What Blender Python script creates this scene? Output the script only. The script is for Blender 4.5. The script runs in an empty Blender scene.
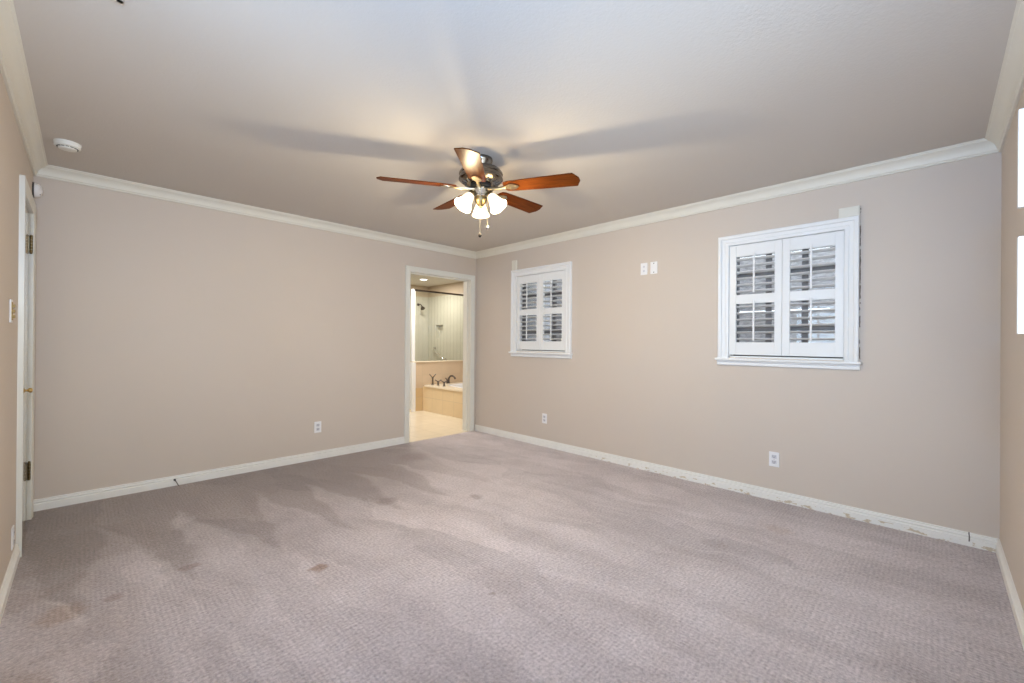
import bpy, bmesh, math, random
from math import sin, cos, pi, radians, tan
from mathutils import Vector, Matrix

scene = bpy.context.scene
COL = scene.collection
random.seed(7)

# ------------------------------------------------------------------ camera
H = 1.21
FPX = 425.92
YAW, PITCH, ROLL = radians(44.896), radians(0.11), radians(0.4387)
_v = Vector((cos(YAW)*cos(PITCH), sin(YAW)*cos(PITCH), sin(PITCH)))
_r = Vector((sin(YAW), -cos(YAW), 0.0))
_u = _r.cross(_v)
_r2 = _r*cos(ROLL) + _u*sin(ROLL)
_u2 = -_r*sin(ROLL) + _u*cos(ROLL)
cam_data = bpy.data.cameras.new('camera')
cam = bpy.data.objects.new('camera', cam_data)
COL.objects.link(cam)
cam_data.sensor_fit = 'HORIZONTAL'
cam_data.sensor_width = 36.0
cam_data.lens = 36.0*FPX/1024.0
cam_data.clip_start = 0.02
M = Matrix((_r2, _u2, -_v)).transposed().to_4x4()
M.translation = Vector((0, 0, H))
cam.matrix_world = M
scene.camera = cam

# ------------------------------------------------------------------ world, lights, exposure
scene.view_settings.view_transform = 'Standard'
scene.view_settings.look = 'None'
scene.view_settings.gamma = 1.0
scene.view_settings.use_curve_mapping = False
scene.view_settings.exposure = 0.0

world = bpy.data.worlds.new('overcast_sky')
scene.world = world
world.use_nodes = True
bg = world.node_tree.nodes['Background']
bg.inputs['Color'].default_value = (0.86, 0.93, 1.0, 1)
bg.inputs['Strength'].default_value = 4.6

def area_light(name, loc, target, sx, sy, watts, color, spread=180):
    l = bpy.data.lights.new(name, 'AREA')
    l.shape = 'RECTANGLE'; l.size = sx; l.size_y = sy
    l.energy = watts; l.color = color; l.spread = radians(spread)
    o = bpy.data.objects.new(name, l); COL.objects.link(o)
    o.location = loc
    d = Vector(target) - Vector(loc)
    o.rotation_euler = d.to_track_quat('-Z', 'Z').to_euler()
    return o

# room shell, metres: camera stands at x=0,y=0
XL, XW, YF, YB, ZC = -0.26, 3.79, -0.267, 4.48, 2.43
T = 0.14
BXR, BYF, BXL = 5.43, 8.06, 2.2        # bathroom behind the back wall
ZB = 2.44

# fill lamps added at the front and left wall openings, beside the camera
area_light('front_window_fill', (0.72, YF+0.06, 1.52), (3.5, 1.5, 1.30), 0.4, 0.6, 12.0, (0.90, 0.98, 1.0), 110)
area_light('left_window_fill', (XL+0.06, 0.70, 1.52), (0.66, 4.5, 1.30), 0.4, 0.6, 10.0, (1.0, 1.0, 0.90), 110)
area_light('left_window_blue_fill', (XL-0.06, 1.10, 1.60), (3.0, 1.10, 1.60), 1.5, 1.0, 16.0, (0.36, 0.62, 1.0))
# unseen fill lamp added behind the camera, bounced off the ceiling
area_light('bounce_fill', (-0.10, -0.10, 1.90), (0.5, 0.5, 2.6), 0.3, 0.3, 42.0, (0.20, 0.49, 1.0))
# unseen lamp without a fixture, added to light the bathroom from its ceiling
area_light('bathroom_fill', (3.5, 5.9, 2.40), (3.5, 5.9, 0), 0.8, 0.8, 48, (1.0, 0.96, 0.90))
FAN_W = 28.0

# ------------------------------------------------------------------ materials
def new_mat(name):
    m = bpy.data.materials.new(name)
    m.use_nodes = True
    nt = m.node_tree
    b = nt.nodes['Principled BSDF']
    return m, nt, b

def N(nt, typ, **kw):
    n = nt.nodes.new(typ)
    for k, v in kw.items():
        setattr(n, k, v)
    return n

def math_node(nt, op, a, b=None, c=None, clamp=False):
    n = nt.nodes.new('ShaderNodeMath'); n.operation = op; n.use_clamp = clamp
    for i, x in enumerate((a, b, c)):
        if x is None: continue
        if isinstance(x, (int, float)): n.inputs[i].default_value = x
        else: nt.links.new(x, n.inputs[i])
    return n.outputs[0]

def mixrgb(nt, fac, a, b, blend='MIX'):
    n = nt.nodes.new('ShaderNodeMix'); n.data_type = 'RGBA'; n.blend_type = blend
    for sock, x in ((n.inputs[0], fac), (n.inputs[6], a), (n.inputs[7], b)):
        if isinstance(x, (int, float)): sock.default_value = x
        elif isinstance(x, tuple): sock.default_value = (*x[:3], 1)
        else: nt.links.new(x, sock)
    return n.outputs[2]

def smooth(nt, x, a, b):
    n = nt.nodes.new('ShaderNodeMapRange'); n.interpolation_type = 'SMOOTHSTEP'
    nt.links.new(x, n.inputs[0]); n.inputs[1].default_value = a; n.inputs[2].default_value = b
    return n.outputs[0]

def coords(nt):
    tc = nt.nodes.new('ShaderNodeTexCoord')
    return tc.outputs['Object']

def sep(nt, vec):
    s = nt.nodes.new('ShaderNodeSeparateXYZ'); nt.links.new(vec, s.inputs[0]); return s.outputs

def comb(nt, x, y, z):
    c = nt.nodes.new('ShaderNodeCombineXYZ')
    for i, q in enumerate((x, y, z)):
        if isinstance(q, (int, float)): c.inputs[i].default_value = q
        else: nt.links.new(q, c.inputs[i])
    return c.outputs[0]

def noise(nt, vec, scale, detail=2.0, rough=0.5):
    n = nt.nodes.new('ShaderNodeTexNoise'); n.inputs['Scale'].default_value = scale
    n.inputs['Detail'].default_value = detail; n.inputs['Roughness'].default_value = rough
    nt.links.new(vec, n.inputs['Vector']); return n.outputs['Fac']

def bump(nt, b, height, strength, dist=0.002):
    n = nt.nodes.new('ShaderNodeBump'); n.inputs['Strength'].default_value = strength
    n.inputs['Distance'].default_value = dist
    nt.links.new(height, n.inputs['Height']); nt.links.new(n.outputs[0], b.inputs['Normal'])

def plain(name, col, rough=0.5, metal=0.0, var=0.0, scale=20.0, bmp=0.0, bscale=200.0, spec=0.5, stretch=(1,1,1)):
    m, nt, b = new_mat(name)
    b.inputs['Roughness'].default_value = rough
    b.inputs['Metallic'].default_value = metal
    b.inputs['Specular IOR Level'].default_value = spec
    oc = coords(nt)
    mp = nt.nodes.new('ShaderNodeMapping'); mp.inputs['Scale'].default_value = stretch
    nt.links.new(oc, mp.inputs['Vector']); oc = mp.outputs[0]
    if var > 0:
        f = noise(nt, oc, scale, 3)
        c = mixrgb(nt, f, tuple(x*(1-var) for x in col), tuple(min(1, x*(1+var)) for x in col))
        nt.links.new(c, b.inputs['Base Color'])
    else:
        b.inputs['Base Color'].default_value = (*col, 1)
    if bmp > 0:
        bump(nt, b, noise(nt, oc, bscale, 2), bmp)
    return m

TAN = (0.605, 0.530, 0.465)
WHITE = (0.77, 0.765, 0.745)

def wall_paint(name, scars=()):
    m, nt, b = new_mat(name)
    b.inputs['Roughness'].default_value = 0.55
    b.inputs['Specular IOR Level'].default_value = 0.35
    oc = coords(nt)
    f = noise(nt, oc, 1.3, 3)
    c = mixrgb(nt, f, tuple(x*0.97 for x in TAN), tuple(x*1.03 for x in TAN))
    X, Y, Z = sep(nt, oc)
    for (y0, y1, z0, z1, th) in scars:     # ragged lines where old paint tore away beside the casing
        ragged = noise(nt, oc, 30, 3, 0.7)
        yy = math_node(nt, 'ADD', Y, math_node(nt, 'MULTIPLY', math_node(nt, 'SUBTRACT', ragged, 0.5), 0.012))
        k = math_node(nt, 'MULTIPLY', math_node(nt, 'GREATER_THAN', yy, y0), math_node(nt, 'LESS_THAN', yy, y1))
        k = math_node(nt, 'MULTIPLY', k, math_node(nt, 'MULTIPLY', math_node(nt, 'GREATER_THAN', Z, z0), math_node(nt, 'LESS_THAN', Z, z1)))
        k = math_node(nt, 'MULTIPLY', k, math_node(nt, 'GREATER_THAN', noise(nt, oc, 11, 3, 0.7), th))
        c = mixrgb(nt, k, c, (0.13, 0.10, 0.075))
    nt.links.new(c, b.inputs['Base Color'])
    bump(nt, b, noise(nt, oc, 140, 2), 0.12, 0.002)
    return m

m_wall = wall_paint('tan_wall_paint')
m_wall_r = wall_paint('tan_wall_paint_scarred', [(0.373, 0.3815, 1.10, 2.16, 0.47), (3.7715, 3.778, 1.10, 2.12, 0.50)])
m_ceiling = plain('ceiling_paint', (0.63, 0.59, 0.55), 0.8, var=0.02, scale=1.2, bmp=0.55, bscale=85, spec=0.2)
m_trim = plain('white_trim_paint', WHITE, 0.35, var=0.015, scale=4)
m_crown = plain('cream_crown_paint', (0.74, 0.715, 0.64), 0.4, var=0.02, scale=4)
m_casing = plain('cream_casing_paint', (0.74, 0.73, 0.67), 0.3, var=0.015, scale=4)
m_shutter = plain('white_shutter_lacquer', (0.80, 0.81, 0.82), 0.35, var=0.01, scale=5)
m_door = plain('semigloss_cream_door_paint', (0.66, 0.63, 0.57), 0.06, var=0.01, scale=3, spec=0.6)
m_plate = plain('white_plate_plastic', (0.82, 0.82, 0.84), 0.3, var=0.01, scale=10)
m_slot = plain('dark_slot_plastic', (0.06, 0.06, 0.065), 0.6, var=0.02, scale=10)
m_sock = plain('grey_white_socket_plastic', (0.62, 0.62, 0.68), 0.35, var=0.01, scale=10)
m_brass = plain('aged_brass', (0.60, 0.42, 0.16), 0.28, 1.0, var=0.12, scale=60)
m_abrass = plain('antique_brass_dark', (0.20, 0.155, 0.085), 0.36, 1.0, var=0.2, scale=50)
m_pewter = plain('polished_pewter', (0.22, 0.20, 0.175), 0.20, 1.0, var=0.12, scale=30)
m_iron = plain('pale_antique_brass', (0.50, 0.42, 0.28), 0.30, 1.0, var=0.12, scale=40)
m_chrome = plain('brushed_nickel', (0.70, 0.68, 0.65), 0.22, 1.0, var=0.05, scale=40)
m_nickel_dark = plain('dark_bronze_fixture', (0.13, 0.11, 0.10), 0.3, 0.9, var=0.1, scale=60)
m_black = plain('black_rubber', (0.012, 0.012, 0.013), 0.6, var=0.1, scale=30)
m_toggle = plain('dull_brass_toggle', (0.30, 0.21, 0.08), 0.5, 0.6, var=0.1, scale=60)
m_fob = plain('dark_wood_fob', (0.02, 0.013, 0.009), 0.9, var=0.1, scale=30)
m_dark_frame = plain('dark_window_aluminium', (0.16, 0.155, 0.16), 0.5, 0.0, var=0.05, scale=20)
m_detector = plain('ivory_detector_plastic', (0.78, 0.77, 0.72), 0.4, var=0.02, scale=12)

def carpet():
    m, nt, b = new_mat('mauve_loop_carpet')
    b.inputs['Roughness'].default_value = 0.95
    b.inputs['Specular IOR Level'].default_value = 0.1
    b.inputs['Sheen Weight'].default_value = 0.25
    b.inputs['Sheen Roughness'].default_value = 0.5
    oc = coords(nt)
    X, Y, Z = sep(nt, oc)
    # ribs along y, broken into loops
    warp = noise(nt, oc, 9, 2)
    xr = math_node(nt, 'ADD', X, math_node(nt, 'MULTIPLY', warp, 0.013))
    ribs = math_node(nt, 'SINE', math_node(nt, 'MULTIPLY', xr, 2*pi/0.0185))
    w2 = noise(nt, oc, 16, 2)
    yr = math_node(nt, 'ADD', Y, math_node(nt, 'MULTIPLY', w2, 0.012))
    loops = math_node(nt, 'SINE', math_node(nt, 'MULTIPLY', yr, 2*pi/0.0185))
    grain = noise(nt, oc, 72, 3, 0.8)
    patch = smooth(nt, noise(nt, oc, 2.3, 2), 0.35, 0.62)      # where the loops stand and where they lie flat
    dash = noise(nt, comb(nt, math_node(nt, 'MULTIPLY', xr, 58.0), math_node(nt, 'MULTIPLY', yr, 58.0), 0.0), 1.0, 2, 0.6)
    pattern = math_node(nt, 'ADD', math_node(nt, 'MULTIPLY', math_node(nt, 'ADD', ribs, loops), math_node(nt, 'ADD', 0.06, math_node(nt, 'MULTIPLY', patch, 0.14))), math_node(nt, 'MULTIPLY', math_node(nt, 'SUBTRACT', dash, 0.5), 2.6))
    pattern = math_node(nt, 'ADD', pattern, math_node(nt, 'MULTIPLY', math_node(nt, 'SUBTRACT', grain, 0.5), 4.4))
    # vacuum strokes: wedges towards the back wall, soft lanes nearer
    n1 = noise(nt, oc, 1.6, 3)
    n3 = noise(nt, oc, 5.0, 3)
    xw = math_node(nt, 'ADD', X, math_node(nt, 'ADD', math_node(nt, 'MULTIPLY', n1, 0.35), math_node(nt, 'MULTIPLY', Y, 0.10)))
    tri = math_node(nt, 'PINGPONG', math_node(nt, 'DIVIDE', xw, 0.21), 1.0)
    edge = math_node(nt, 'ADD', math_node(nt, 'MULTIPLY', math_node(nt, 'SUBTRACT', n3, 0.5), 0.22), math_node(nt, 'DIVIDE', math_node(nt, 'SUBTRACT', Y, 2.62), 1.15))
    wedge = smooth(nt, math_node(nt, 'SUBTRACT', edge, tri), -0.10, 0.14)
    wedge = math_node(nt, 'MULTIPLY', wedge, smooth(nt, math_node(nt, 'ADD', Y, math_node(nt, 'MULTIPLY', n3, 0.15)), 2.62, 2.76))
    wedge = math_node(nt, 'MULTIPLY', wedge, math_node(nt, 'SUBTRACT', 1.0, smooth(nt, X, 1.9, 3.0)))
    lane = noise(nt, comb(nt, math_node(nt, 'MULTIPLY', xw, 3.3), math_node(nt, 'MULTIPLY', Y, 0.42), 0.0), 1.0, 3, 0.55)
    lane = smooth(nt, lane, 0.40, 0.58)
    streak = noise(nt, comb(nt, math_node(nt, 'MULTIPLY', xw, 11.0), math_node(nt, 'MULTIPLY', Y, 0.9), 5.0), 1.0, 3, 0.6)
    streak = smooth(nt, streak, 0.56, 0.72)
    blot = noise(nt, oc, 3.1, 4, 0.6)
    light = (0.535, 0.467, 0.476)
    mid = (0.385, 0.328, 0.328)
    dark = (0.235, 0.185, 0.163)
    c = mixrgb(nt, math_node(nt, 'ADD', math_node(nt, 'MULTIPLY', lane, 0.5), math_node(nt, 'MULTIPLY', smooth(nt, blot, 0.3, 0.7), 0.5)), mid, light)
    c = mixrgb(nt, math_node(nt, 'MULTIPLY', streak, 0.40), c, (0.58, 0.51, 0.51))
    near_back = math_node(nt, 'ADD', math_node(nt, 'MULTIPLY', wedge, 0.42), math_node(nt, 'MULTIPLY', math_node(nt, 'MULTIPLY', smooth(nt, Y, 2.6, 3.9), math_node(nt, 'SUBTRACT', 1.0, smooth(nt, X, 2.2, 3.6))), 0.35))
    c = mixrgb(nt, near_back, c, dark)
    # traffic soil along the left wall, then a darker patch by the closet door
    soil = math_node(nt, 'MULTIPLY', math_node(nt, 'SUBTRACT', 1.0, smooth(nt, X, -0.2, 0.45)), smooth(nt, blot, 0.40, 0.62))
    c = mixrgb(nt, math_node(nt, 'MULTIPLY', soil, 0.45), c, (0.25, 0.185, 0.155))
    door_patch = math_node(nt, 'MULTIPLY', math_node(nt, 'SUBTRACT', 1.0, smooth(nt, X, 0.15, 0.5)), math_node(nt, 'MULTIPLY', smooth(nt, Y, 3.2, 3.3), math_node(nt, 'SUBTRACT', 1.0, smooth(nt, Y, 3.75, 3.85))))
    c = mixrgb(nt, math_node(nt, 'MULTIPLY', door_patch, 0.30), c, (0.22, 0.16, 0.13))
    # spills
    spots = [(-0.06, 2.72, 0.12, (0.33, 0.22, 0.15), 0.50), (0.886, 2.328, 0.06, (0.24, 0.14, 0.09), 0.75), (0.102, 2.723, 0.05, (0.26, 0.18, 0.15), 0.5),
             (0.40, 2.82, 0.06, (0.25, 0.16, 0.13), 0.5), (1.621, 2.95, 0.10, (0.20, 0.15, 0.13), 0.5), (2.166, 2.542, 0.07, (0.20, 0.15, 0.13), 0.5),
             (1.394, 1.504, 0.028, (0.24, 0.19, 0.17), 0.6), (2.70, 0.95, 0.09, (0.28, 0.22, 0.20), 0.35), (3.2, 0.72, 0.10, (0.30, 0.20, 0.14), 0.3), (-0.13, 2.25, 0.10, (0.28, 0.2, 0.16), 0.35), (2.45, 3.9, 0.22, (0.24, 0.17, 0.145), 0.35)]
    wv = nt.nodes.new('ShaderNodeVectorMath'); wv.operation = 'MULTIPLY_ADD'
    nz = nt.nodes.new('ShaderNodeTexNoise'); nz.inputs['Scale'].default_value = 14; nz.inputs['Detail'].default_value = 3
    nt.links.new(oc, nz.inputs['Vector']); nt.links.new(nz.outputs['Color'], wv.inputs[0])
    wv.inputs[1].default_value = (0.09, 0.09, 0); nt.links.new(oc, wv.inputs[2])
    for (sx, sy, rr, col, k) in spots:
        d = nt.nodes.new('ShaderNodeVectorMath'); d.operation = 'DISTANCE'
        nt.links.new(wv.outputs[0], d.inputs[0]); d.inputs[1].default_value = (sx+0.045, sy+0.045, 0)
        s = math_node(nt, 'MULTIPLY', math_node(nt, 'SUBTRACT', 1.0, smooth(nt, d.outputs['Value'], rr*0.35, rr)), k)
        c = mixrgb(nt, s, c, col)
    vor = nt.nodes.new('ShaderNodeTexVoronoi'); vor.inputs['Scale'].default_value = 1.0
    wv2 = noise(nt, oc, 4.0, 3)
    nt.links.new(comb(nt, math_node(nt, 'ADD', math_node(nt, 'MULTIPLY', xw, 2.7), math_node(nt, 'MULTIPLY', wv2, 0.35)), math_node(nt, 'ADD', math_node(nt, 'MULTIPLY', Y, 1.15), math_node(nt, 'MULTIPLY', n3, 0.2)), 0.0), vor.inputs['Vector'])
    cell = sep(nt, vor.outputs['Color'])[0]
    vt = math_node(nt, 'ADD', 0.90, math_node(nt, 'MULTIPLY', cell, 0.18))
    c = mixrgb(nt, 1.0, c, comb(nt, vt, vt, vt), 'MULTIPLY')
    tone = math_node(nt, 'ADD', 1.0, math_node(nt, 'MULTIPLY', pattern, 0.29))
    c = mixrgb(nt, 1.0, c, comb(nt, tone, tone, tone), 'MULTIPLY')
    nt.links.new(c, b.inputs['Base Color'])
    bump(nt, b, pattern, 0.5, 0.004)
    return m
m_carpet = carpet()

def baseboard_mat(chips):
    m, nt, b = new_mat('white_baseboard_paint_chipped' if chips else 'white_baseboard_paint')
    b.inputs['Roughness'].default_value = 0.4
    oc = coords(nt); X, Y, Z = sep(nt, oc)
    f = noise(nt, oc, 6, 3)
    c = mixrgb(nt, f, (0.76, 0.75, 0.72), (0.84, 0.83, 0.80))
    if chips:
        st = comb(nt, 0.0, math_node(nt, 'MULTIPLY', Y, 0.35), Z)
        k = math_node(nt, 'GREATER_THAN', noise(nt, st, 42, 4, 0.65), 0.57)
        k = math_node(nt, 'MULTIPLY', k, math_node(nt, 'MULTIPLY', math_node(nt, 'LESS_THAN', Z, 0.032), math_node(nt, 'LESS_THAN', Y, 2.6)))
        k = math_node(nt, 'MULTIPLY', k, math_node(nt, 'GREATER_THAN', noise(nt, comb(nt, 0.0, Y, 3.0), 3.0, 2), 0.42))
        c = mixrgb(nt, math_node(nt, 'MULTIPLY', k, 0.75), c, (0.50, 0.39, 0.24))
        # split in the paint where two lengths meet
        kk = math_node(nt, 'LESS_THAN', math_node(nt, 'ABSOLUTE', math_node(nt, 'SUBTRACT', math_node(nt, 'ADD', Y, math_node(nt, 'MULTIPLY', noise(nt, oc, 60, 2), 0.006)), -0.142)), 0.003)
        kk = math_node(nt, 'MULTIPLY', kk, math_node(nt, 'GREATER_THAN', Z, 0.03))
        c = mixrgb(nt, kk, c, (0.10, 0.09, 0.08))
    nt.links.new(c, b.inputs['Base Color'])
    return m
m_base = baseboard_mat(False)
m_base_chip = baseboard_mat(True)

def cherry():
    m, nt, b = new_mat('cherry_wood_blade')
    b.inputs['Roughness'].default_value = 0.33
    b.inputs['Specular IOR Level'].default_value = 0.015
    oc = coords(nt)
    mp = nt.nodes.new('ShaderNodeMapping'); mp.inputs['Scale'].default_value = (1.2, 14, 14)
    nt.links.new(oc, mp.inputs['Vector'])
    f = noise(nt, mp.outputs[0], 5, 5, 0.6)
    c = mixrgb(nt, smooth(nt, f, 0.3, 0.7), (0.066, 0.014, 0.003), (0.130, 0.036, 0.007))
    nt.links.new(c, b.inputs['Base Color'])
    return m
m_cherry = cherry()

def tile(name, col, col2, grout, w, h, mortar, rough, axis='XY', bmp=0.3):
    m, nt, b = new_mat(name)
    b.inputs['Roughness'].default_value = rough
    oc = coords(nt); X, Y, Z = sep(nt, oc)
    p = {'XY': (X, Y), 'YZ': (Y, Z), 'XZ': (X, Z)}[axis]
    vec = comb(nt, p[0], p[1], 0.0)
    br = nt.nodes.new('ShaderNodeTexBrick')
    br.offset = 0.0; br.inputs['Scale'].default_value = 1.0
    br.inputs['Brick Width'].default_value = w; br.inputs['Row Height'].default_value = h
    br.inputs['Mortar Size'].default_value = mortar; br.inputs['Mortar Smooth'].default_value = 0.3
    br.inputs['Color1'].default_value = (*col, 1); br.inputs['Color2'].default_value = (*col2, 1); br.inputs['Mortar'].default_value = (*grout, 1)
    nt.links.new(vec, br.inputs['Vector'])
    f = noise(nt, oc, 7, 4, 0.6)
    c = mixrgb(nt, math_node(nt, 'MULTIPLY', smooth(nt, f, 0.35, 0.75), 0.35), br.outputs['Color'], tuple(x*0.86 for x in col))
    nt.links.new(c, b.inputs['Base Color'])
    bump(nt, b, math_node(nt, 'SUBTRACT', 1.0, br.outputs['Fac']), bmp, 0.002)
    return m
m_bfloor = tile('cream_floor_tile', (0.78, 0.69, 0.54), (0.74, 0.65, 0.50), (0.62, 0.54, 0.42), 0.33, 0.33, 0.004, 0.18, 'XY')
m_tubtile = tile('honey_travertine_tile', (0.74, 0.58, 0.36), (0.68, 0.51, 0.30), (0.58, 0.46, 0.30), 0.30, 0.24, 0.004, 0.3, 'YZ')
m_honey_shaded = tile('honey_travertine_shaded', (0.62, 0.45, 0.25), (0.58, 0.41, 0.22), (0.5, 0.4, 0.26), 0.30, 0.24, 0.004, 0.3, 'XZ')  # honey tile with the alcove's shade put into its colour
m_pony = tile('beige_travertine_tile', (0.66, 0.52, 0.37), (0.63, 0.49, 0.345), (0.56, 0.46, 0.33), 0.42, 0.62, 0.003, 0.35, 'XZ')
m_showertile = tile('pale_shower_tile', (0.74, 0.72, 0.62), (0.72, 0.69, 0.60), (0.50, 0.48, 0.40), 0.115, 3.0, 0.006, 0.15, 'YZ')
m_showertile2 = tile('pale_shower_tile_end', (0.72, 0.70, 0.61), (0.70, 0.67, 0.59), (0.62, 0.60, 0.52), 0.115, 3.0, 0.004, 0.15, 'XZ')
m_bwall = plain('warm_bathroom_paint', (0.62, 0.52, 0.40), 0.5, var=0.02, scale=2)
m_bceil = plain('bathroom_ceiling_paint', (0.74, 0.70, 0.62), 0.7, var=0.02, scale=2)
m_porcelain = plain('white_tub_acrylic', (0.86, 0.88, 0.92), 0.12, var=0.01, scale=4)
m_stone = plain('cream_stone_deck', (0.80, 0.70, 0.54), 0.25, var=0.06, scale=9)

def glass_mat(name, tint=(0.96, 0.98, 0.97), rough=0.0, ior=1.45):
    m = bpy.data.materials.new(name); m.use_nodes = True; nt = m.node_tree
    nt.nodes.remove(nt.nodes['Principled BSDF'])
    out = nt.nodes['Material Output']
    tr = nt.nodes.new('ShaderNodeBsdfTransparent'); tr.inputs[0].default_value = (*tint, 1)
    gl = nt.nodes.new('ShaderNodeBsdfGlossy'); gl.inputs['Roughness'].default_value = rough
    fr = nt.nodes.new('ShaderNodeFresnel'); fr.inputs['IOR'].default_value = ior
    mx = nt.nodes.new('ShaderNodeMixShader')
    nt.links.new(fr.outputs[0], mx.inputs[0]); nt.links.new(tr.outputs[0], mx.inputs[1]); nt.links.new(gl.outputs[0], mx.inputs[2])
    nt.links.new(mx.outputs[0], out.inputs['Surface'])
    return m
m_glass = glass_mat('clear_window_glass')
m_shower_glass = glass_mat('clear_shower_glass', (0.965, 0.985, 0.97))

def frosted_shade():
    m = bpy.data.materials.new('lit_alabaster_glass'); m.use_nodes = True; nt = m.node_tree
    nt.nodes.remove(nt.nodes['Principled BSDF'])
    out = nt.nodes['Material Output']
    oc = coords(nt)
    f = noise(nt, oc, 18, 4, 0.6)
    c = mixrgb(nt, f, (1.0, 0.86, 0.62), (1.0, 0.95, 0.84))
    em = nt.nodes.new('ShaderNodeEmission'); nt.links.new(c, em.inputs[0]); em.inputs[1].default_value = 0.85
    df = nt.nodes.new('ShaderNodeBsdfDiffuse'); df.inputs[0].default_value = (0.85, 0.80, 0.70, 1)
    tp = nt.nodes.new('ShaderNodeBsdfTransparent'); tp.inputs[0].default_value = (1.0, 0.95, 0.86, 1)
    ad = nt.nodes.new('ShaderNodeAddShader'); nt.links.new(em.outputs[0], ad.inputs[0]); nt.links.new(df.outputs[0], ad.inputs[1])
    mx = nt.nodes.new('ShaderNodeMixShader'); mx.inputs[0].default_value = 0.68
    nt.links.new(tp.outputs[0], mx.inputs[1]); nt.links.new(ad.outputs[0], mx.inputs[2])
    nt.links.new(mx.outputs[0], out.inputs['Surface'])
    return m
m_shade = frosted_shade()

def emit(name, col, strength):
    m, nt, b = new_mat(name)
    b.inputs['Base Color'].default_value = (*col, 1)
    b.inputs['Emission Color'].default_value = (*col, 1)
    b.inputs['Emission Strength'].default_value = strength
    return m
m_bulb = emit('lit_bulb', (1.0, 0.90, 0.72), 8.0)
m_lens = emit('lit_recessed_lens', (1.0, 0.95, 0.85), 6.0)

def fence_mat():
    m, nt, b = new_mat('weathered_grey_fence_wood')
    b.inputs['Roughness'].default_value = 0.9
    oc = coords(nt)
    mp = nt.nodes.new('ShaderNodeMapping'); mp.inputs['Scale'].default_value = (1, 5, 22)
    nt.links.new(oc, mp.inputs['Vector'])
    f = noise(nt, mp.outputs[0], 2.4, 5, 0.7)
    c = mixrgb(nt, smooth(nt, f, 0.35, 0.66), (0.33, 0.325, 0.36), (0.66, 0.65, 0.69))
    nt.links.new(c, b.inputs['Base Color'])
    return m
m_fence = fence_mat()
m_ground = plain('exterior_soil', (0.20, 0.18, 0.15), 0.95, var=0.2, scale=5)
m_stucco = plain('exterior_stucco', (0.27, 0.27, 0.29), 0.9, var=0.08, scale=8, bmp=0.4, bscale=80)
m_leaf = plain('ivy_leaf_green', (0.30, 0.38, 0.16), 0.6, var=0.35, scale=20)

# ------------------------------------------------------------------ mesh helpers
def to_obj(name, bm, m, parent=None, smooth_angle=None, bevel=0.0, bseg=2):
    bmesh.ops.remove_doubles(bm, verts=bm.verts, dist=1e-6)
    bmesh.ops.recalc_face_normals(bm, faces=bm.faces)
    me = bpy.data.meshes.new(name)
    bm.to_mesh(me); bm.free()
    me.materials.append(m)
    o = bpy.data.objects.new(name, me)
    COL.objects.link(o)
    if parent is not None: o.parent = parent
    if smooth_angle:
        for p in me.polygons: p.use_smooth = True
        try: me.set_sharp_from_angle(angle=radians(smooth_angle))
        except Exception: pass
    if bevel > 0:
        md = o.modifiers.new('edge', 'BEVEL'); md.width = bevel; md.segments = bseg; md.limit_method = 'ANGLE'; md.angle_limit = radians(40)
    return o

def box(bm, x0, x1, y0, y1, z0, z1, mat4=None):
    vs = [bm.verts.new((x, y, z)) for x in (x0, x1) for y in (y0, y1) for z in (z0, z1)]
    for q in ((0,1,3,2), (4,6,7,5), (0,4,5,1), (2,3,7,6), (0,2,6,4), (1,5,7,3)):
        bm.faces.new([vs[i] for i in q])
    if mat4 is not None:
        for v in vs: v.co = mat4 @ v.co
    return vs

def loft(bm, rings, cap=True, closed=True):
    R = [[bm.verts.new(p) for p in ring] for ring in rings]
    n = len(R[0])
    for a, b in zip(R[:-1], R[1:]):
        for i in range(n if closed else n-1):
            j = (i+1) % n
            bm.faces.new((a[i], a[j], b[j], b[i]))
    if cap:
        bm.faces.new(R[0]); bm.faces.new(list(reversed(R[-1])))
    return R

def lathe(bm, prof, seg=32, mat4=None, cap0=True, cap1=True):
    """prof: list of (radius, z)"""
    rings = []
    for (r, z) in prof:
        ring = []
        for i in range(seg):
            a = 2*pi*i/seg
            p = Vector((r*cos(a), r*sin(a), z))
            if mat4 is not None: p = mat4 @ p
            ring.append(p)
        rings.append(ring)
    R = [[bm.verts.new(p) for p in ring] for ring in rings]
    for a, b in zip(R[:-1], R[1:]):
        for i in range(seg):
            j = (i+1) % seg
            bm.faces.new((a[i], a[j], b[j], b[i]))
    if cap0: bm.faces.new(R[0])
    if cap1: bm.faces.new(list(reversed(R[-1])))

def tube(bm, pts, rad, seg=10, cap=True):
    pts = [Vector(p) for p in pts]
    rads = rad if isinstance(rad, (list, tuple)) else [rad]*len(pts)
    rings = []
    up = None
    for i, p in enumerate(pts):
        d = (pts[min(i+1, len(pts)-1)] - pts[max(i-1, 0)]).normalized()
        if up is None:
            up = Vector((0, 0, 1)) if abs(d.z) < 0.9 else Vector((1, 0, 0))
        s = d.cross(up).normalized(); up = s.cross(d).normalized()
        rings.append([p + (s*cos(2*pi*k/seg) + up*sin(2*pi*k/seg))*rads[i] for k in range(seg)])
    loft(bm, rings, cap)

def sphere(bm, c, r, seg=16, scale=(1, 1, 1)):
    g = bmesh.ops.create_uvsphere(bm, u_segments=seg, v_segments=max(6, seg//2), radius=r)
    for v in g['verts']:
        v.co = Vector((v.co.x*scale[0], v.co.y*scale[1], v.co.z*scale[2])) + Vector(c)

def prism(bm, outline, z0, z1, mat4=None):
    a = [Vector((x, y, z0)) for x, y in outline]; b = [Vector((x, y, z1)) for x, y in outline]
    if mat4 is not None: a = [mat4 @ p for p in a]; b = [mat4 @ p for p in b]
    loft(bm, [a, b])

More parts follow.
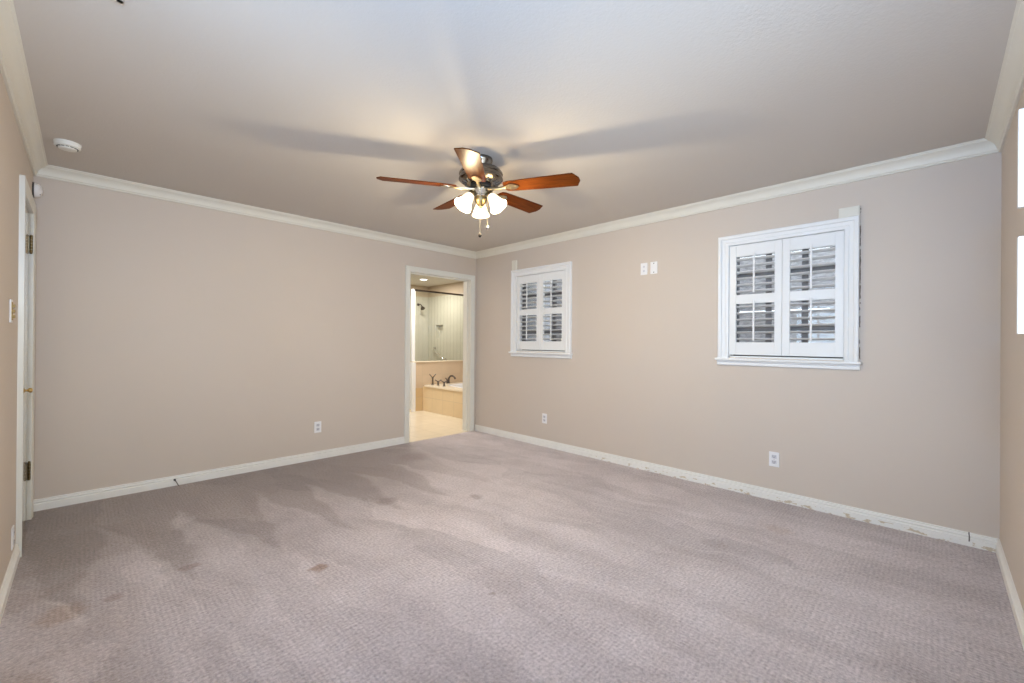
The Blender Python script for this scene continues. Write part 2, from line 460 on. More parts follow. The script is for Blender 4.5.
def grid_wall(bm, fmap, s0, s1, z0, z1, holes, d0=0.0, d1=-T):
    """slab between distances d0 (face) and d1 (behind) with rectangular holes (s0,s1,z0,z1)"""
    ss = sorted({s0, s1, *[h[0] for h in holes], *[h[1] for h in holes]})
    zs = sorted({z0, z1, *[h[2] for h in holes], *[h[3] for h in holes]})
    for a, b in zip(ss[:-1], ss[1:]):
        for c, e in zip(zs[:-1], zs[1:]):
            ms, mz = (a+b)/2, (c+e)/2
            if any(h[0] < ms < h[1] and h[2] < mz < h[3] for h in holes): continue
            P, Q = Vector(fmap(a, d0, c)), Vector(fmap(b, d1, e))
            box(bm, min(P.x, Q.x), max(P.x, Q.x), min(P.y, Q.y), max(P.y, Q.y), min(P.z, Q.z), max(P.z, Q.z))

map_r = lambda s, d, z: (XW-d, s, z)
map_b = lambda s, d, z: (s, YB-d, z)
map_l = lambda s, d, z: (XL+d, s, z)
map_f = lambda s, d, z: (s, YF+d, z)

def run(bm, fmap, prof, s0, s1, m0=1, m1=1):
    """moulding along a wall; prof (d,z); m=1 mitres into an inside corner, 0 cuts square"""
    a = [Vector(fmap(s0 + m0*d, d, z)) for d, z in prof]
    b = [Vector(fmap(s1 - m1*d, d, z)) for d, z in prof]
    loft(bm, [a, b])

def casing(bm, fmap, prof, s0, s1, z0, zt):
    """three-sided casing around an opening; prof (w outwards, d off the wall)"""
    rings = []
    for (cs, cz, ws, wz) in ((s0, z0, -1, 0), (s0, zt, -1, 1), (s1, zt, 1, 1), (s1, z0, 1, 0)):
        rings.append([Vector(fmap(cs + ws*w, d, cz + wz*w)) for w, d in prof])
    loft(bm, rings)

def tag(o, label, cat, group=None):
    o['label'] = label; o['category'] = cat
    if group: o['group'] = group
    return o

def struct(o):
    o['kind'] = 'structure'; return o

def empty(name, loc, parent=None):
    o = bpy.data.objects.new(name, None); COL.objects.link(o); o.location = loc
    o.empty_display_size = 0.05
    if parent: o.parent = parent
    return o

def B(): return bmesh.new()

# ------------------------------------------------------------------ shell
WIN_Y = {1: 3.311, 2: 0.8425}          # centres of the two shuttered windows
WZ0, WZ1 = 1.10, 2.035
WHW = 0.388
DY0, DY1, DZ = 3.655, 4.285, 2.045     # closet door opening in left wall
BX0, BX1, BZ = 2.755, 3.690, 2.050     # bathroom doorway in back wall
FWX0, FWX1, FWZ0, FWZ1 = 0.45, 1.95, 1.10, 2.035   # opening in the front wall

bm = B(); box(bm, XL-T, XW+T, YF-T, YB-0.008, -0.12, 0.0)
floor = struct(to_obj('floor', bm, m_carpet))
bm = B(); box(bm, XL-T, XW+T, YF-T, YB+T, ZC, ZC+0.12)
struct(to_obj('ceiling', bm, m_ceiling))
bm = B(); grid_wall(bm, map_b, XL-T, XW+T, -0.12, ZC, [(BX0-0.02, BX1+0.02, -0.12, BZ+0.02)])
struct(to_obj('wall_back', bm, m_wall))
bm = B(); grid_wall(bm, map_r, YF-T, YB, -0.12, ZC, [(WIN_Y[1]-WHW, WIN_Y[1]+WHW, WZ0, WZ1), (WIN_Y[2]-WHW, WIN_Y[2]+WHW, WZ0, WZ1)])
struct(to_obj('wall_right', bm, m_wall_r))
bm = B(); grid_wall(bm, map_l, YF-T, YB, -0.12, ZC, [(DY0-0.02, DY1+0.02, -0.12, DZ+0.02), (0.30, 1.90, 1.05, 2.12)])
struct(to_obj('wall_left', bm, m_wall))
bm = B(); grid_wall(bm, map_f, XL, XW, -0.12, ZC, [(FWX0, FWX1, FWZ0, FWZ1)])
struct(to_obj('wall_front', bm, m_wall))

# crown moulding
CP = [(0.0, ZC-0.080), (0.010, ZC-0.080), (0.013, ZC-0.076), (0.013, ZC-0.070), (0.018, ZC-0.067), (0.020, ZC-0.062), (0.023, ZC-0.050), (0.030, ZC-0.036), (0.042, ZC-0.024),
      (0.054, ZC-0.018), (0.060, ZC-0.014), (0.062, ZC-0.009), (0.070, ZC-0.006), (0.070, ZC), (0.0, ZC)]
for n, (fm, a, b) in enumerate(((map_b, XL, XW), (map_r, YF, YB), (map_l, YF, YB), (map_f, XL, XW)), 1):
    bm = B(); run(bm, fm, CP, a, b)
    struct(to_obj('trim_%d' % n, bm, m_crown, smooth_angle=28))

# baseboards
BP = [(0.0, 0.0), (0.016, 0.0), (0.016, 0.046), (0.011, 0.050), (0.011, 0.055), (0.0135, 0.059), (0.0135, 0.064), (0.008, 0.068), (0.007, 0.074), (0.010, 0.077), (0.009, 0.081), (0.0, 0.081)]
bm = B(); run(bm, map_b, BP, XL, BX0-0.066, 1, 0); struct(to_obj('baseboard_back', bm, m_base))
bm = B(); run(bm, map_r, BP, YF, YB); struct(to_obj('baseboard_right', bm, m_base_chip))
bm = B(); run(bm, map_l, BP, YF, DY0-0.075, 1, 0); run(bm, map_l, BP, DY1+0.075, YB, 0, 1); struct(to_obj('baseboard_left', bm, m_base))
bm = B(); run(bm, map_f, BP, XL, XW); struct(to_obj('baseboard_front', bm, m_base))

# ------------------------------------------------------------------ doorway to the bathroom: casing, jamb liner, stops
CASE = [(0.0, 0.0), (0.0, 0.011), (0.006, 0.014), (0.014, 0.014), (0.018, 0.011), (0.040, 0.015), (0.052, 0.018), (0.062, 0.018), (0.066, 0.014), (0.066, 0.0)]
bm = B(); casing(bm, map_b, CASE, BX0, BX1, 0.0, BZ)
struct(to_obj('trim_5', bm, m_casing, smooth_angle=30))
bm = B()
for (x0, x1) in ((BX0-0.02, BX0), (BX1, BX1+0.02)): box(bm, x0, x1, YB-0.002, YB+T+0.002, 0, BZ+0.02)
box(bm, BX0-0.02, BX1+0.02, YB-0.002, YB+T+0.002, BZ, BZ+0.02)
for (x0, x1) in ((BX0, BX0+0.011), (BX1-0.011, BX1)): box(bm, x0, x1, YB+0.055, YB+0.09, 0, BZ)
box(bm, BX0, BX1, YB+0.055, YB+0.09, BZ-0.011, BZ)
struct(to_obj('trim_6', bm, m_casing))
# casing on the bathroom side
bm = B(); casing(bm, lambda s, d, z: (s, YB+T+d, z), CASE, BX0, BX1, 0.0, BZ)
struct(to_obj('trim_7', bm, m_casing, smooth_angle=30))

# ------------------------------------------------------------------ closet door in the left wall
CASE2 = [(0.0, 0.0), (0.0, 0.015), (0.008, 0.019), (0.020, 0.018), (0.045, 0.020), (0.058, 0.022), (0.070, 0.022), (0.070, 0.0)]
bm = B(); casing(bm, map_l, CASE2, DY0, DY1, 0.0, DZ)
struct(to_obj('trim_8', bm, m_casing, smooth_angle=30))
bm = B()
box(bm, XL-T, XL+0.001, DY0-0.02, DY0, 0, DZ+0.02); box(bm, XL-T, XL+0.001, DY1, DY1+0.02, 0, DZ+0.02); box(bm, XL-T, XL+0.001, DY0-0.02, DY1+0.02, DZ, DZ+0.02)
box(bm, XL-T, XL-T+0.04, DY0, DY1, 0, DZ)
struct(to_obj('trim_9', bm, m_casing))
door = struct(empty('door_1', (XL-0.004, DY0, 0.012)))
w = DY1-DY0
bm = B(); box(bm, -0.035, 0.0, 0.003, w-0.003, 0, DZ-0.016)
to_obj('door_slab', bm, m_door, door, bevel=0.002)
def hinge(z):
    h = empty('hinge', (0, 0, 0), door)
    bm = B(); box(bm, 0.0, 0.003, w-0.036, w-0.004, z-0.052, z+0.052)
    for k in range(5): lathe(bm, [(0.008, z-0.052+k*0.021), (0.008, z-0.052+k*0.021+0.019)], 12, Matrix.Translation((0.0085, w-0.002, 0)))
    o = to_obj('hinge_leaf', bm, m_abrass, h)
    bm = B(); sphere(bm, (0.0085, w-0.002, z+0.058), 0.008, 12); sphere(bm, (0.0085, w-0.002, z-0.056), 0.007, 12)
    to_obj('hinge_pin', bm, m_abrass, h)
for z in (0.315, 1.825): hinge(z)
kn = empty('door_knob', (0, 0, 0), door)
KM = Matrix.Translation((0.0, 0.36, 0.875)) @ Matrix.Rotation(pi/2, 4, 'Y')
bm = B(); lathe(bm, [(0.014, 0), (0.014, 0.003), (0.007, 0.006), (0.0055, 0.014)], 20, KM); to_obj('rosette', bm, m_brass, kn, 40)
bm = B(); lathe(bm, [(0.0055, 0.012), (0.007, 0.016), (0.014, 0.021), (0.016, 0.027), (0.013, 0.034), (0.006, 0.037)], 20, KM); to_obj('knob', bm, m_brass, kn, 60)

# ------------------------------------------------------------------ front wall window, and one added in the left wall
def deep_window(idx, loc, rz, hw, h):
    wdw = struct(empty('window_%d' % idx, loc)); wdw.rotation_euler = (0, 0, rz)
    bm = B()
    t = 0.012
    box(bm, hw-t, hw, 0.0, T-0.003, 0, h); box(bm, -hw, -hw+t, 0.0, T-0.003, 0, h)
    box(bm, -hw, hw, 0.0, T-0.003, 0, t); box(bm, -hw, hw, 0.0, T-0.003, h-t, h)
    to_obj('reveal_lining', bm, m_shutter, wdw)
    bm = B(); f = 0.035
    box(bm, hw-t-f, hw-t, 0.005, 0.035, t, h-t); box(bm, -hw+t, -hw+t+f, 0.005, 0.035, t, h-t)
    box(bm, -hw+t, hw-t, 0.005, 0.035, t, t+f); box(bm, -hw+t, hw-t, 0.005, 0.035, h-t-f, h-t)
    for x in (-0.43, 0.43): box(bm, x-0.02, x+0.02, 0.005, 0.035, t+f, h-t-f)
    to_obj('sash_frame', bm, m_shutter, wdw)
    bm = B(); box(bm, -hw+t+f-0.004, hw-t-f+0.004, 0.017, 0.021, t+f-0.004, h-t-f+0.004)
    to_obj('pane', bm, m_glass, wdw)
deep_window(3, ((FWX0+FWX1)/2, YF-T, FWZ0), 0, (FWX1-FWX0)/2, FWZ1-FWZ0)
deep_window(4, (XL-T, 1.10, 1.05), -pi/2, 0.80, 1.07)  # unseen window, added to give the left fill lamps an opening
# two narrow shutter leaves of the front window, folded open square to the wall
def shutter_leaf(z0, z1, label):
    t = empty('shutter_leaf', (1.985, YF, z0)); tag(t, label, 'shutter', 'folded shutter leaves at the front window')
    h, w, st = z1-z0, 0.094, 0.034
    bm = B()
    box(bm, 0, 0.024, 0.004, st, 0, h); box(bm, 0, 0.024, w-st, w, 0, h)
    box(bm, 0.002, 0.022, st, w-st, 0, 0.04); box(bm, 0.002, 0.022, st, w-st, h-0.04, h)
    to_obj('frame', bm, m_shutter, t, bevel=0.002)
    for k in range(5):
        z = 0.04 + (k+0.5)*(h-0.08)/5
        bm = B(); loft(bm, [[Vector((0.012+0.022*cos(2*pi*i/12)*0.5, y, z+0.018*sin(2*pi*i/12))) for i in range(12)] for y in (st, w-st)])
        to_obj('louver', bm, m_shutter, t, smooth_angle=60)
    for z in (0.05, h-0.05):
        bm = B(); lathe(bm, [(0.004, z-0.018), (0.004, z+0.018)], 10, Matrix.Translation((0.004, 0.003, 0))); box(bm, 0.004, 0.02, 0.0, 0.004, z-0.018, z+0.018)
        to_obj('hinge', bm, m_brass, t)
shutter_leaf(1.629, 1.925, 'upper white shutter leaf folded open at the right edge of the photo')
shutter_leaf(1.247, 1.541, 'lower white shutter leaf folded open at the right edge of the photo')

# ------------------------------------------------------------------ shuttered windows in right wall
WCASE = [(0.0, 0.0), (0.0, 0.016), (0.010, 0.020), (0.022, 0.020), (0.026, 0.016), (0.034, 0.018), (0.050, 0.021), (0.054, 0.030), (0.062, 0.034), (0.076, 0.034), (0.081, 0.030), (0.081, 0.0)]
def shuttered_window(idx):
    yc = WIN_Y[idx]
    wdw = struct(empty('window_%d' % idx, (XW, yc, WZ0)))
    L = lambda s, d, z: (-d, s, z)
    hw, zb, zt = 0.382, 1.112-WZ0, 2.024-WZ0
    bm = B(); casing(bm, L, WCASE, -hw, hw, zb-0.02, zt)
    to_obj('casing', bm, m_shutter, wdw, smooth_angle=30)
    bm = B(); box(bm, -0.052, 0.02, -0.480, 0.480, -0.026, -0.006)
    to_obj('sill', bm, m_shutter, wdw, bevel=0.006, bseg=3)
    bm = B(); loft(bm, [[Vector((-d, y, z)) for d, z in ((0, -0.026), (0.026, -0.026), (0.026, -0.036), (0.020, -0.040), (0.020, -0.060), (0.014, -0.066), (0, -0.066))] for y in (-0.468, 0.468)])
    to_obj('apron', bm, m_shutter, wdw)
    bm = B()      # liner of the opening
    k = WHW; hh = WZ1-WZ0
    box(bm, 0.0, T, -k, -k+0.012, 0, hh); box(bm, 0.0, T, k-0.012, k, 0, hh); box(bm, 0.0, T, -k, k, 0, 0.012); box(bm, 0.0, T, -k, k, hh-0.012, hh)
    to_obj('reveal_lining', bm, m_shutter, wdw)
    bm = B()
    a, b, c, d = -k+0.012, k-0.012, 0.012, hh-0.012
    x0, x1 = T-0.05, T-0.01
    for q in ((a, a+0.035, c, d), (b-0.035, b, c, d), (a+0.035, b-0.035, c, c+0.035), (a+0.035, b-0.035, d-0.035, d)): box(bm, x0, x1, *q)
    for y in (-0.128, 0.118): box(bm, x0+0.008, x1-0.008, y-0.020, y+0.020, c+0.02, d-0.02)
    for z in (1.333-WZ0, 1.786-WZ0): box(bm, x0+0.004, x1-0.004, a+0.02, b-0.02, z-0.016, z+0.016)
    to_obj('sash_frame', bm, m_dark_frame, wdw)
    bm = B(); box(bm, x0+0.018, x0+0.022, a+0.02, b-0.02, c+0.02, d-0.02)
    to_obj('pane', bm, m_glass, wdw)
    return wdw
shuttered_window(1); shuttered_window(2)

# plantation shutters: one panel built, three copied
PW, PH, PT = 0.377, 0.898, 0.028
ST = 0.050                                # stile width
BAYS = ((0.103, 0.417), (0.490, 0.803))   # louver bays above panel foot
def make_panel():
    root = empty('plantation_shutter', (0, 0, 0))
    bm = B()
    box(bm, -PT/2, PT/2, -PW/2, -PW/2+ST, 0, PH); box(bm, -PT/2, PT/2, PW/2-ST, PW/2, 0, PH)
    ys = (-PW/2+ST, PW/2-ST)
    for z0, z1 in ((0, BAYS[0][0]), (BAYS[0][1], BAYS[1][0]), (BAYS[1][1], PH)): box(bm, -PT/2+0.002, PT/2-0.002, ys[0], ys[1], z0, z1)
    to_obj('frame', bm, m_shutter, root, bevel=0.002)
    lou = None
    n = 6
    for (z0, z1) in BAYS:
        for k in range(n):
            zc = z0 + (k+0.5)*(z1-z0)/n
            if lou is None:
                bm = B()
                pr = []
                for i in range(16):
                    a = 2*pi*i/16
                    pr.append((0.029*cos(a), 0.0052*sin(a)))
                loft(bm, [[Vector((x, y, z)) for x, z in pr] for y in (ys[0]+0.0008, ys[1]-0.0008)])
                lou = to_obj('louver', bm, m_shutter, root, smooth_angle=60); o = lou
            else:
                o = lou.copy(); COL.objects.link(o); o.parent = root
            o.location = (0, 0, zc); o.rotation_euler = (0, radians(LOUVER_TILT), 0)
    for (z0, z1) in BAYS:
        bm = B()
        box(bm, -0.042, -0.032, -0.0065, 0.0065, z0+0.012, z1+0.020)
        for k in range(6):
            zc = z0 + (k+0.5)*(z1-z0)/6
            box(bm, -0.033, -0.026, -0.002, 0.002, zc-0.002, zc+0.002)
        to_obj('tilt_rod', bm, m_shutter, root, bevel=0.002)
    return root
LOUVER_TILT = 13.0
def copy_tree(o, parent=None):
    c = o.copy(); COL.objects.link(c)
    if parent is not None: c.parent = parent
    for ch in [q for q in COL.objects if q.parent == o]:
        copy_tree(ch, c)
    return c
G = 'white plantation shutter panels'
p0 = make_panel()
side = {1: 'far window beside the bathroom doorway', 2: 'near window closest to the right-hand corner'}
first = True
for wi in (1, 2):
    for s, nm in ((1, 'left'), (-1, 'right')):
        p = p0 if first else copy_tree(p0)
        first = False
        p.location = (XW+0.006, WIN_Y[wi] + s*0.1895, 1.122)
        tag(p, 'white louvered shutter panel, %s half of the %s' % (nm, side[wi]), 'shutter', G)

# blocks left over from a removed valance
def valance_block(y, z, w, h, d, label):
    t = empty('valance_block', (XW, y, z)); tag(t, label, 'block', 'painted blocks left above the window casings')
    bm = B(); box(bm, -d, 0.0, -w/2, w/2, 0, h); to_obj('block_body', bm, m_crown, t, bevel=0.002)
    bm = B(); box(bm, -d-0.004, -d, -w/2+0.006, w/2-0.006, h*0.12, h*0.88); to_obj('face_board', bm, m_crown, t, bevel=0.0015)
valance_block(0.437, 2.105, 0.118, 0.070, 0.022, 'small white painted wood block above right end of the near window casing')
valance_block(3.730, 2.106, 0.076, 0.125, 0.022, 'small white painted wood block above left end of the far window casing')

# ------------------------------------------------------------------ plates and outlets
def plate_at(name, fmap, s, z, label, cat, group=None, kind='duplex', flip=1):
    P = Vector(fmap(s, 0, z)); Dn = Vector(fmap(s, 1, z)) - P; S = Vector(fmap(s+1, 0, z)) - P
    R = Matrix((S, Dn, Vector((0, 0, 1)))).transposed().to_4x4()
    root = empty(name, P); tag(root, label, cat, group)
    def bx(bm, a0, a1, d0, d1, c0, c1): box(bm, a0, a1, d0, d1, c0, c1, R)
    bm = B(); bx(bm, -0.035, 0.035, 0, 0.006, -0.057, 0.057)
    to_obj('cover_plate', bm, m_plate, root, bevel=0.003, bseg=3)
    if kind == 'duplex':
        for q in (-0.021, 0.021):
            bm = B(); bx(bm, -0.017, 0.017, 0.004, 0.0085, q-0.014, q+0.014)
            so = to_obj('socket', bm, m_sock, root, bevel=0.003)
            bm = B(); bx(bm, -0.0085, -0.0055, 0.008, 0.0090, q-0.003, q+0.009); bx(bm, 0.0055, 0.0085, 0.008, 0.0090, q-0.003, q+0.009)
            lathe(bm, [(0.0032, 0.008), (0.0032, 0.0090)], 12, R @ Matrix.Translation((0, 0, q-0.0075)) @ Matrix.Rotation(-pi/2, 4, 'X'))
            to_obj('slot', bm, m_slot, so)
        bm = B(); lathe(bm, [(0.003, 0.006), (0.0025, 0.0078)], 12, R @ Matrix.Rotation(-pi/2, 4, 'X')); to_obj('screw', bm, m_chrome, root)
    elif kind == 'coax':
        for q in (-0.021, 0.021):
            bm = B(); lathe(bm, [(0.010, 0.005), (0.010, 0.008), (0.006, 0.009)], 16, R @ Matrix.Translation((0, 0, q)) @ Matrix.Rotation(-pi/2, 4, 'X'))
            to_obj('jack', bm, m_sock, root)
    elif kind == 'blank':
        for q in (-0.042, 0.042):
            bm = B(); lathe(bm, [(0.0055, 0.005), (0.0045, 0.0075)], 14, R @ Matrix.Translation((0, 0, q)) @ Matrix.Rotation(-pi/2, 4, 'X'))
            to_obj('screw', bm, m_slot, root)
    elif kind == 'switch':
        bm = B(); bx(bm, -0.014, 0.014, 0.005, 0.009, -0.045, 0.045); to_obj('strap', bm, m_toggle, root, bevel=0.001)
        for q in (-0.026, 0.0, 0.026):
            bm = B(); bx(bm, -0.006, 0.006, 0.007, 0.017, q-0.008, q+0.007); to_obj('toggle', bm, m_toggle, root, bevel=0.002)
    return root
GO = 'white duplex outlets low on the walls'
plate_at('wall_outlet', map_r, 0.889, 0.317, 'white duplex outlet low on the window wall under the near window', 'outlet', GO)
plate_at('wall_outlet', map_r, 3.229, 0.326, 'white duplex outlet low on the window wall under the far window', 'outlet', GO)
plate_at('wall_outlet', map_b, 1.690, 0.328, 'white duplex outlet low on the wall left of the bathroom doorway', 'outlet', GO)
plate_at('wall_outlet', map_l, 3.400, 0.175, 'white outlet edge-on beside the foot of the closet door casing', 'outlet', GO)
plate_at('wall_plate', map_r, 1.991, 1.924, 'white cover plate with two grey jacks, left of the pair high on the wall', 'wall plate', None, 'coax')
plate_at('wall_plate', map_r, 1.891, 1.924, 'blank white cover plate with two dark screws, right of the high pair', 'wall plate', None, 'blank')
plate_at('light_switch', map_l, 3.235, 1.345, 'white switch plate with three brass toggles beside the closet door casing', 'switch', None, 'switch')

# ------------------------------------------------------------------ stub of black cable at the back baseboard
t = empty('cable_stub', (0.535, YB-0.014, 0.05)); tag(t, 'short black cable stub poking out of the left baseboard', 'cable')
bm = B(); lathe(bm, [(0.008, 0), (0.008, 0.006), (0.0065, 0.018), (0.006, 0.022)], 14, Matrix.Rotation(pi/2, 4, 'X')); to_obj('connector', bm, m_black, t)
bm = B(); tube(bm, [(0, -0.02, 0), (0.004, -0.034, -0.006), (0.012, -0.040, -0.024), (0.022, -0.040, -0.046)], 0.0032, 8); to_obj('wire', bm, m_nickel_dark, t, 60)

# ------------------------------------------------------------------ smoke detector, dome sensor, vent
t = empty('smoke_detector', (-0.083, 3.84, ZC)); tag(t, 'round ivory smoke detector on the ceiling near left crown', 'smoke detector')
bm = B(); lathe(bm, [(0.062, 0), (0.062, -0.006), (0.060, -0.010), (0.060, -0.026), (0.052, -0.032), (0.051, -0.030)], 40, cap0=True); to_obj('body', bm, m_detector, t, 35)
bm = B()
for k in range(14):
    a = 2*pi*k/14
    box(bm, -0.007, 0.007, 0.034, 0.048, -0.0335, -0.029, Matrix.Rotation(a, 4, 'Z'))
to_obj('vent_slots', bm, m_slot, t)
bm = B(); lathe(bm, [(0.044, -0.031), (0.040, -0.040), (0.030, -0.043), (0.010, -0.044)], 32); to_obj('cap', bm, m_detector, t, 35)

t = empty('dome_sensor', (XL, 4.425, 2.238)); tag(t, 'white half-dome alarm sensor high in the left corner', 'sensor')
RY = Matrix.Rotation(pi/2, 4, 'Y')
bm = B(); lathe(bm, [(0.053, 0), (0.053, 0.007), (0.050, 0.009)], 32, RY); to_obj('shadow_plate', bm, m_slot, t)  # plate coloured dark for the shadow edge behind the dome
bm = B(); lathe(bm, [(0.050, 0.009), (0.049, 0.018), (0.044, 0.030), (0.034, 0.040), (0.018, 0.046), (0.004, 0.048)], 32, RY); to_obj('dome', bm, m_plate, t, 60)
bm = B(); sphere(bm, (0.036, -0.022, -0.030), 0.004, 10); to_obj('indicator', bm, m_slot, t)

t = empty('ceiling_vent', (-0.030, 1.915, ZC)); tag(t, 'white louvered air register on the ceiling, cut by the top edge', 'vent')
# its far corner peeks into the frame
bm = B()
for q in ((-0.12, 0.12, -0.175, -0.157), (-0.12, 0.12, 0.157, 0.175), (-0.12, -0.102, -0.175, 0.175), (0.102, 0.12, -0.175, 0.175)): box(bm, q[0], q[1], q[2], q[3], -0.007, 0)
to_obj('vent_frame', bm, m_crown, t)
bm = B()
for k in range(17):
    y = -0.144+k*0.018
    box(bm, -0.102, 0.102, -0.008, 0.008, -0.001, 0.001, Matrix.Translation((0, y, -0.004)) @ Matrix.Rotation(radians(30), 4, 'X'))
to_obj('vent_slats', bm, m_crown, t)

# ------------------------------------------------------------------ ceiling fan
FX, FY = 1.857, 2.154
fan = empty('ceiling_fan', (FX, FY, ZC))
tag(fan, 'ceiling fan with five cherry wood blades and three lit glass shades', 'ceiling fan')
zc = lambda z: z-ZC
bm = B(); lathe(bm, [(0.076, zc(2.43)), (0.078, zc(2.418)), (0.074, zc(2.405)), (0.060, zc(2.385)), (0.058, zc(2.360)), (0.064, zc(2.352))], 40)
to_obj('canopy', bm, m_pewter, fan, 40)
bm = B(); lathe(bm, [(0.060, zc(2.366)), (0.105, zc(2.362)), (0.132, zc(2.350)), (0.143, zc(2.334)), (0.146, zc(2.330)), (0.146, zc(2.322)), (0.141, zc(2.318)), (0.143, zc(2.300)), (0.147, zc(2.296)), (0.147, zc(2.288)), (0.140, zc(2.282)), (0.120, zc(2.268)), (0.090, zc(2.258)), (0.060, zc(2.254))], 56)
mh = to_obj('motor_housing', bm, m_pewter, fan, 30)
bm = B()
for k in range(20):
    a = 2*pi*k/20
    Mx = Matrix.Rotation(a, 4, 'Z') @ Matrix.Translation((0.111, 0, zc(2.2635))) @ Matrix.Rotation(radians(-25), 4, 'Y')
    box(bm, -0.016, 0.016, -0.006, 0.006, -0.002, 0.002, Mx)
to_obj('cooling_slots', bm, m_slot, mh)
bm = B(); lathe(bm, [(0.070, zc(2.258)), (0.072, zc(2.240)), (0.064, zc(2.234)), (0.040, zc(2.232))], 40); to_obj('flywheel', bm, m_black, fan, 40)
bm = B(); lathe(bm, [(0.046, zc(2.236)), (0.048, zc(2.230)), (0.045, zc(2.226)), (0.045, zc(2.186)), (0.049, zc(2.182)), (0.049, zc(2.174)), (0.040, zc(2.170))], 36)
to_obj('switch_housing', bm, m_chrome, fan, 30)
bm = B(); lathe(bm, [(0.040, zc(2.172)), (0.043, zc(2.160)), (0.036, zc(2.140)), (0.026, zc(2.128)), (0.022, zc(2.118)), (0.012, zc(2.112)), (0.010, zc(2.104)), (0.004, zc(2.098))], 28)
to_obj('light_fitter', bm, m_abrass, fan, 40)

# blades and their irons
def blade_outline():
    pts = [(0.175, -0.048), (0.200, -0.056), (0.40, -0.064), (0.630, -0.070), (0.662, -0.018), (0.664, 0.018), (0.640, 0.070), (0.40, 0.064), (0.200, 0.056), (0.175, 0.048), (0.166, 0.025), (0.164, 0.0), (0.166, -0.025)]
    return pts
bm = B(); prism(bm, blade_outline(), -0.003, 0.003)
blade0 = to_obj('blade', bm, m_cherry, fan, bevel=0.0015)
bm = B()
prism(bm, [(0.045, -0.014), (0.105, -0.010), (0.150, -0.008), (0.176, -0.014), (0.205, -0.030), (0.235, -0.030), (0.262, -0.012), (0.268, 0.0), (0.262, 0.012), (0.235, 0.030), (0.205, 0.030), (0.176, 0.014), (0.150, 0.008), (0.105, 0.010), (0.045, 0.014)], -0.0095, -0.0035)
for (x, y) in ((0.212, -0.018), (0.212, 0.018), (0.248, 0.0)): lathe(bm, [(0.006, -0.0125), (0.006, -0.009)], 12, Matrix.Translation((x, y, 0)))
tube(bm, [(0.05, 0, -0.006), (0.09, 0, -0.012), (0.135, 0, -0.011), (0.18, 0, -0.008)], [0.011, 0.010, 0.008, 0.006], 10)
iron0 = to_obj('blade_iron', bm, m_iron, fan, 40)
A0 = radians(222.5)
for k in range(5):
    a = A0 + k*2*pi/5
    slope = 0.028*cos(a) + 0.0428*sin(a)
    Mb = Matrix.Translation((0, 0, zc(2.231))) @ Matrix.Rotation(a, 4, 'Z') @ Matrix.Rotation(-math.atan(slope), 4, 'Y') @ Matrix.Rotation(radians(-12), 4, 'X')
    for src in (blade0, iron0):
        o = src if k == 0 else src.copy()
        if k: COL.objects.link(o); o.parent = fan
        o.matrix_basis = Mb

# lamps of the fan
shade0 = bulb0 = arm0 = None
prof_o = [(0.020, 0.0), (0.026, 0.006), (0.031, 0.022), (0.036, 0.042), (0.043, 0.066), (0.052, 0.090), (0.061, 0.108), (0.065, 0.116)]
for k in range(3):
    a = YAW + radians(4) + k*2*pi/3
    tilt = radians(36)
    base = Vector((cos(a)*0.071, sin(a)*0.071, zc(2.182)))
    Ml = Matrix.Translation(base) @ Matrix.Rotation(a, 4, 'Z') @ Matrix.Rotation(pi - tilt, 4, 'Y')
    if k == 0:
        bm = B()
        prof_o = [(r*0.95, z*0.95) for r, z in prof_o]
        lathe(bm, prof_o + [(0.059, 0.110)] + [(r-0.003, z) for r, z in reversed(prof_o[:-1])], 36)
        shade0 = so = to_obj('lamp_shade', bm, m_shade, fan, 60)
        bm = B(); lathe(bm, [(0.012, 0.004), (0.013, 0.030), (0.020, 0.048), (0.026, 0.064), (0.023, 0.080), (0.012, 0.090), (0.003, 0.093)], 20)
        bulb0 = bo = to_obj('bulb', bm, m_bulb, so, 60)
        bm = B()
        lathe(bm, [(0.010, -0.018), (0.022, -0.014), (0.025, 0.000), (0.027, 0.010), (0.023, 0.012)], 24)
        tube(bm, [(0, 0, -0.012), (0.006, 0, -0.030), (0.022, 0, -0.048), (0.044, 0, -0.052)], 0.007, 10)
        arm0 = ao = to_obj('lamp_arm', bm, m_abrass, fan, 50)
    else:
        so = shade0.copy(); COL.objects.link(so); so.parent = fan
        bo = bulb0.copy(); COL.objects.link(bo); bo.parent = so
        ao = arm0.copy(); COL.objects.link(ao); ao.parent = fan
    so.matrix_basis = Ml; ao.matrix_basis = Ml
    l = bpy.data.lights.new('fan_bulb_light', 'POINT'); l.energy = FAN_W; l.color = (1.0, 0.83, 0.53); l.shadow_soft_size = 0.03
    lo = bpy.data.objects.new('fan_bulb_light', l); COL.objects.link(lo)
    lo.location = Vector((FX, FY, ZC)) + Ml @ Vector((0, 0, 0.108))

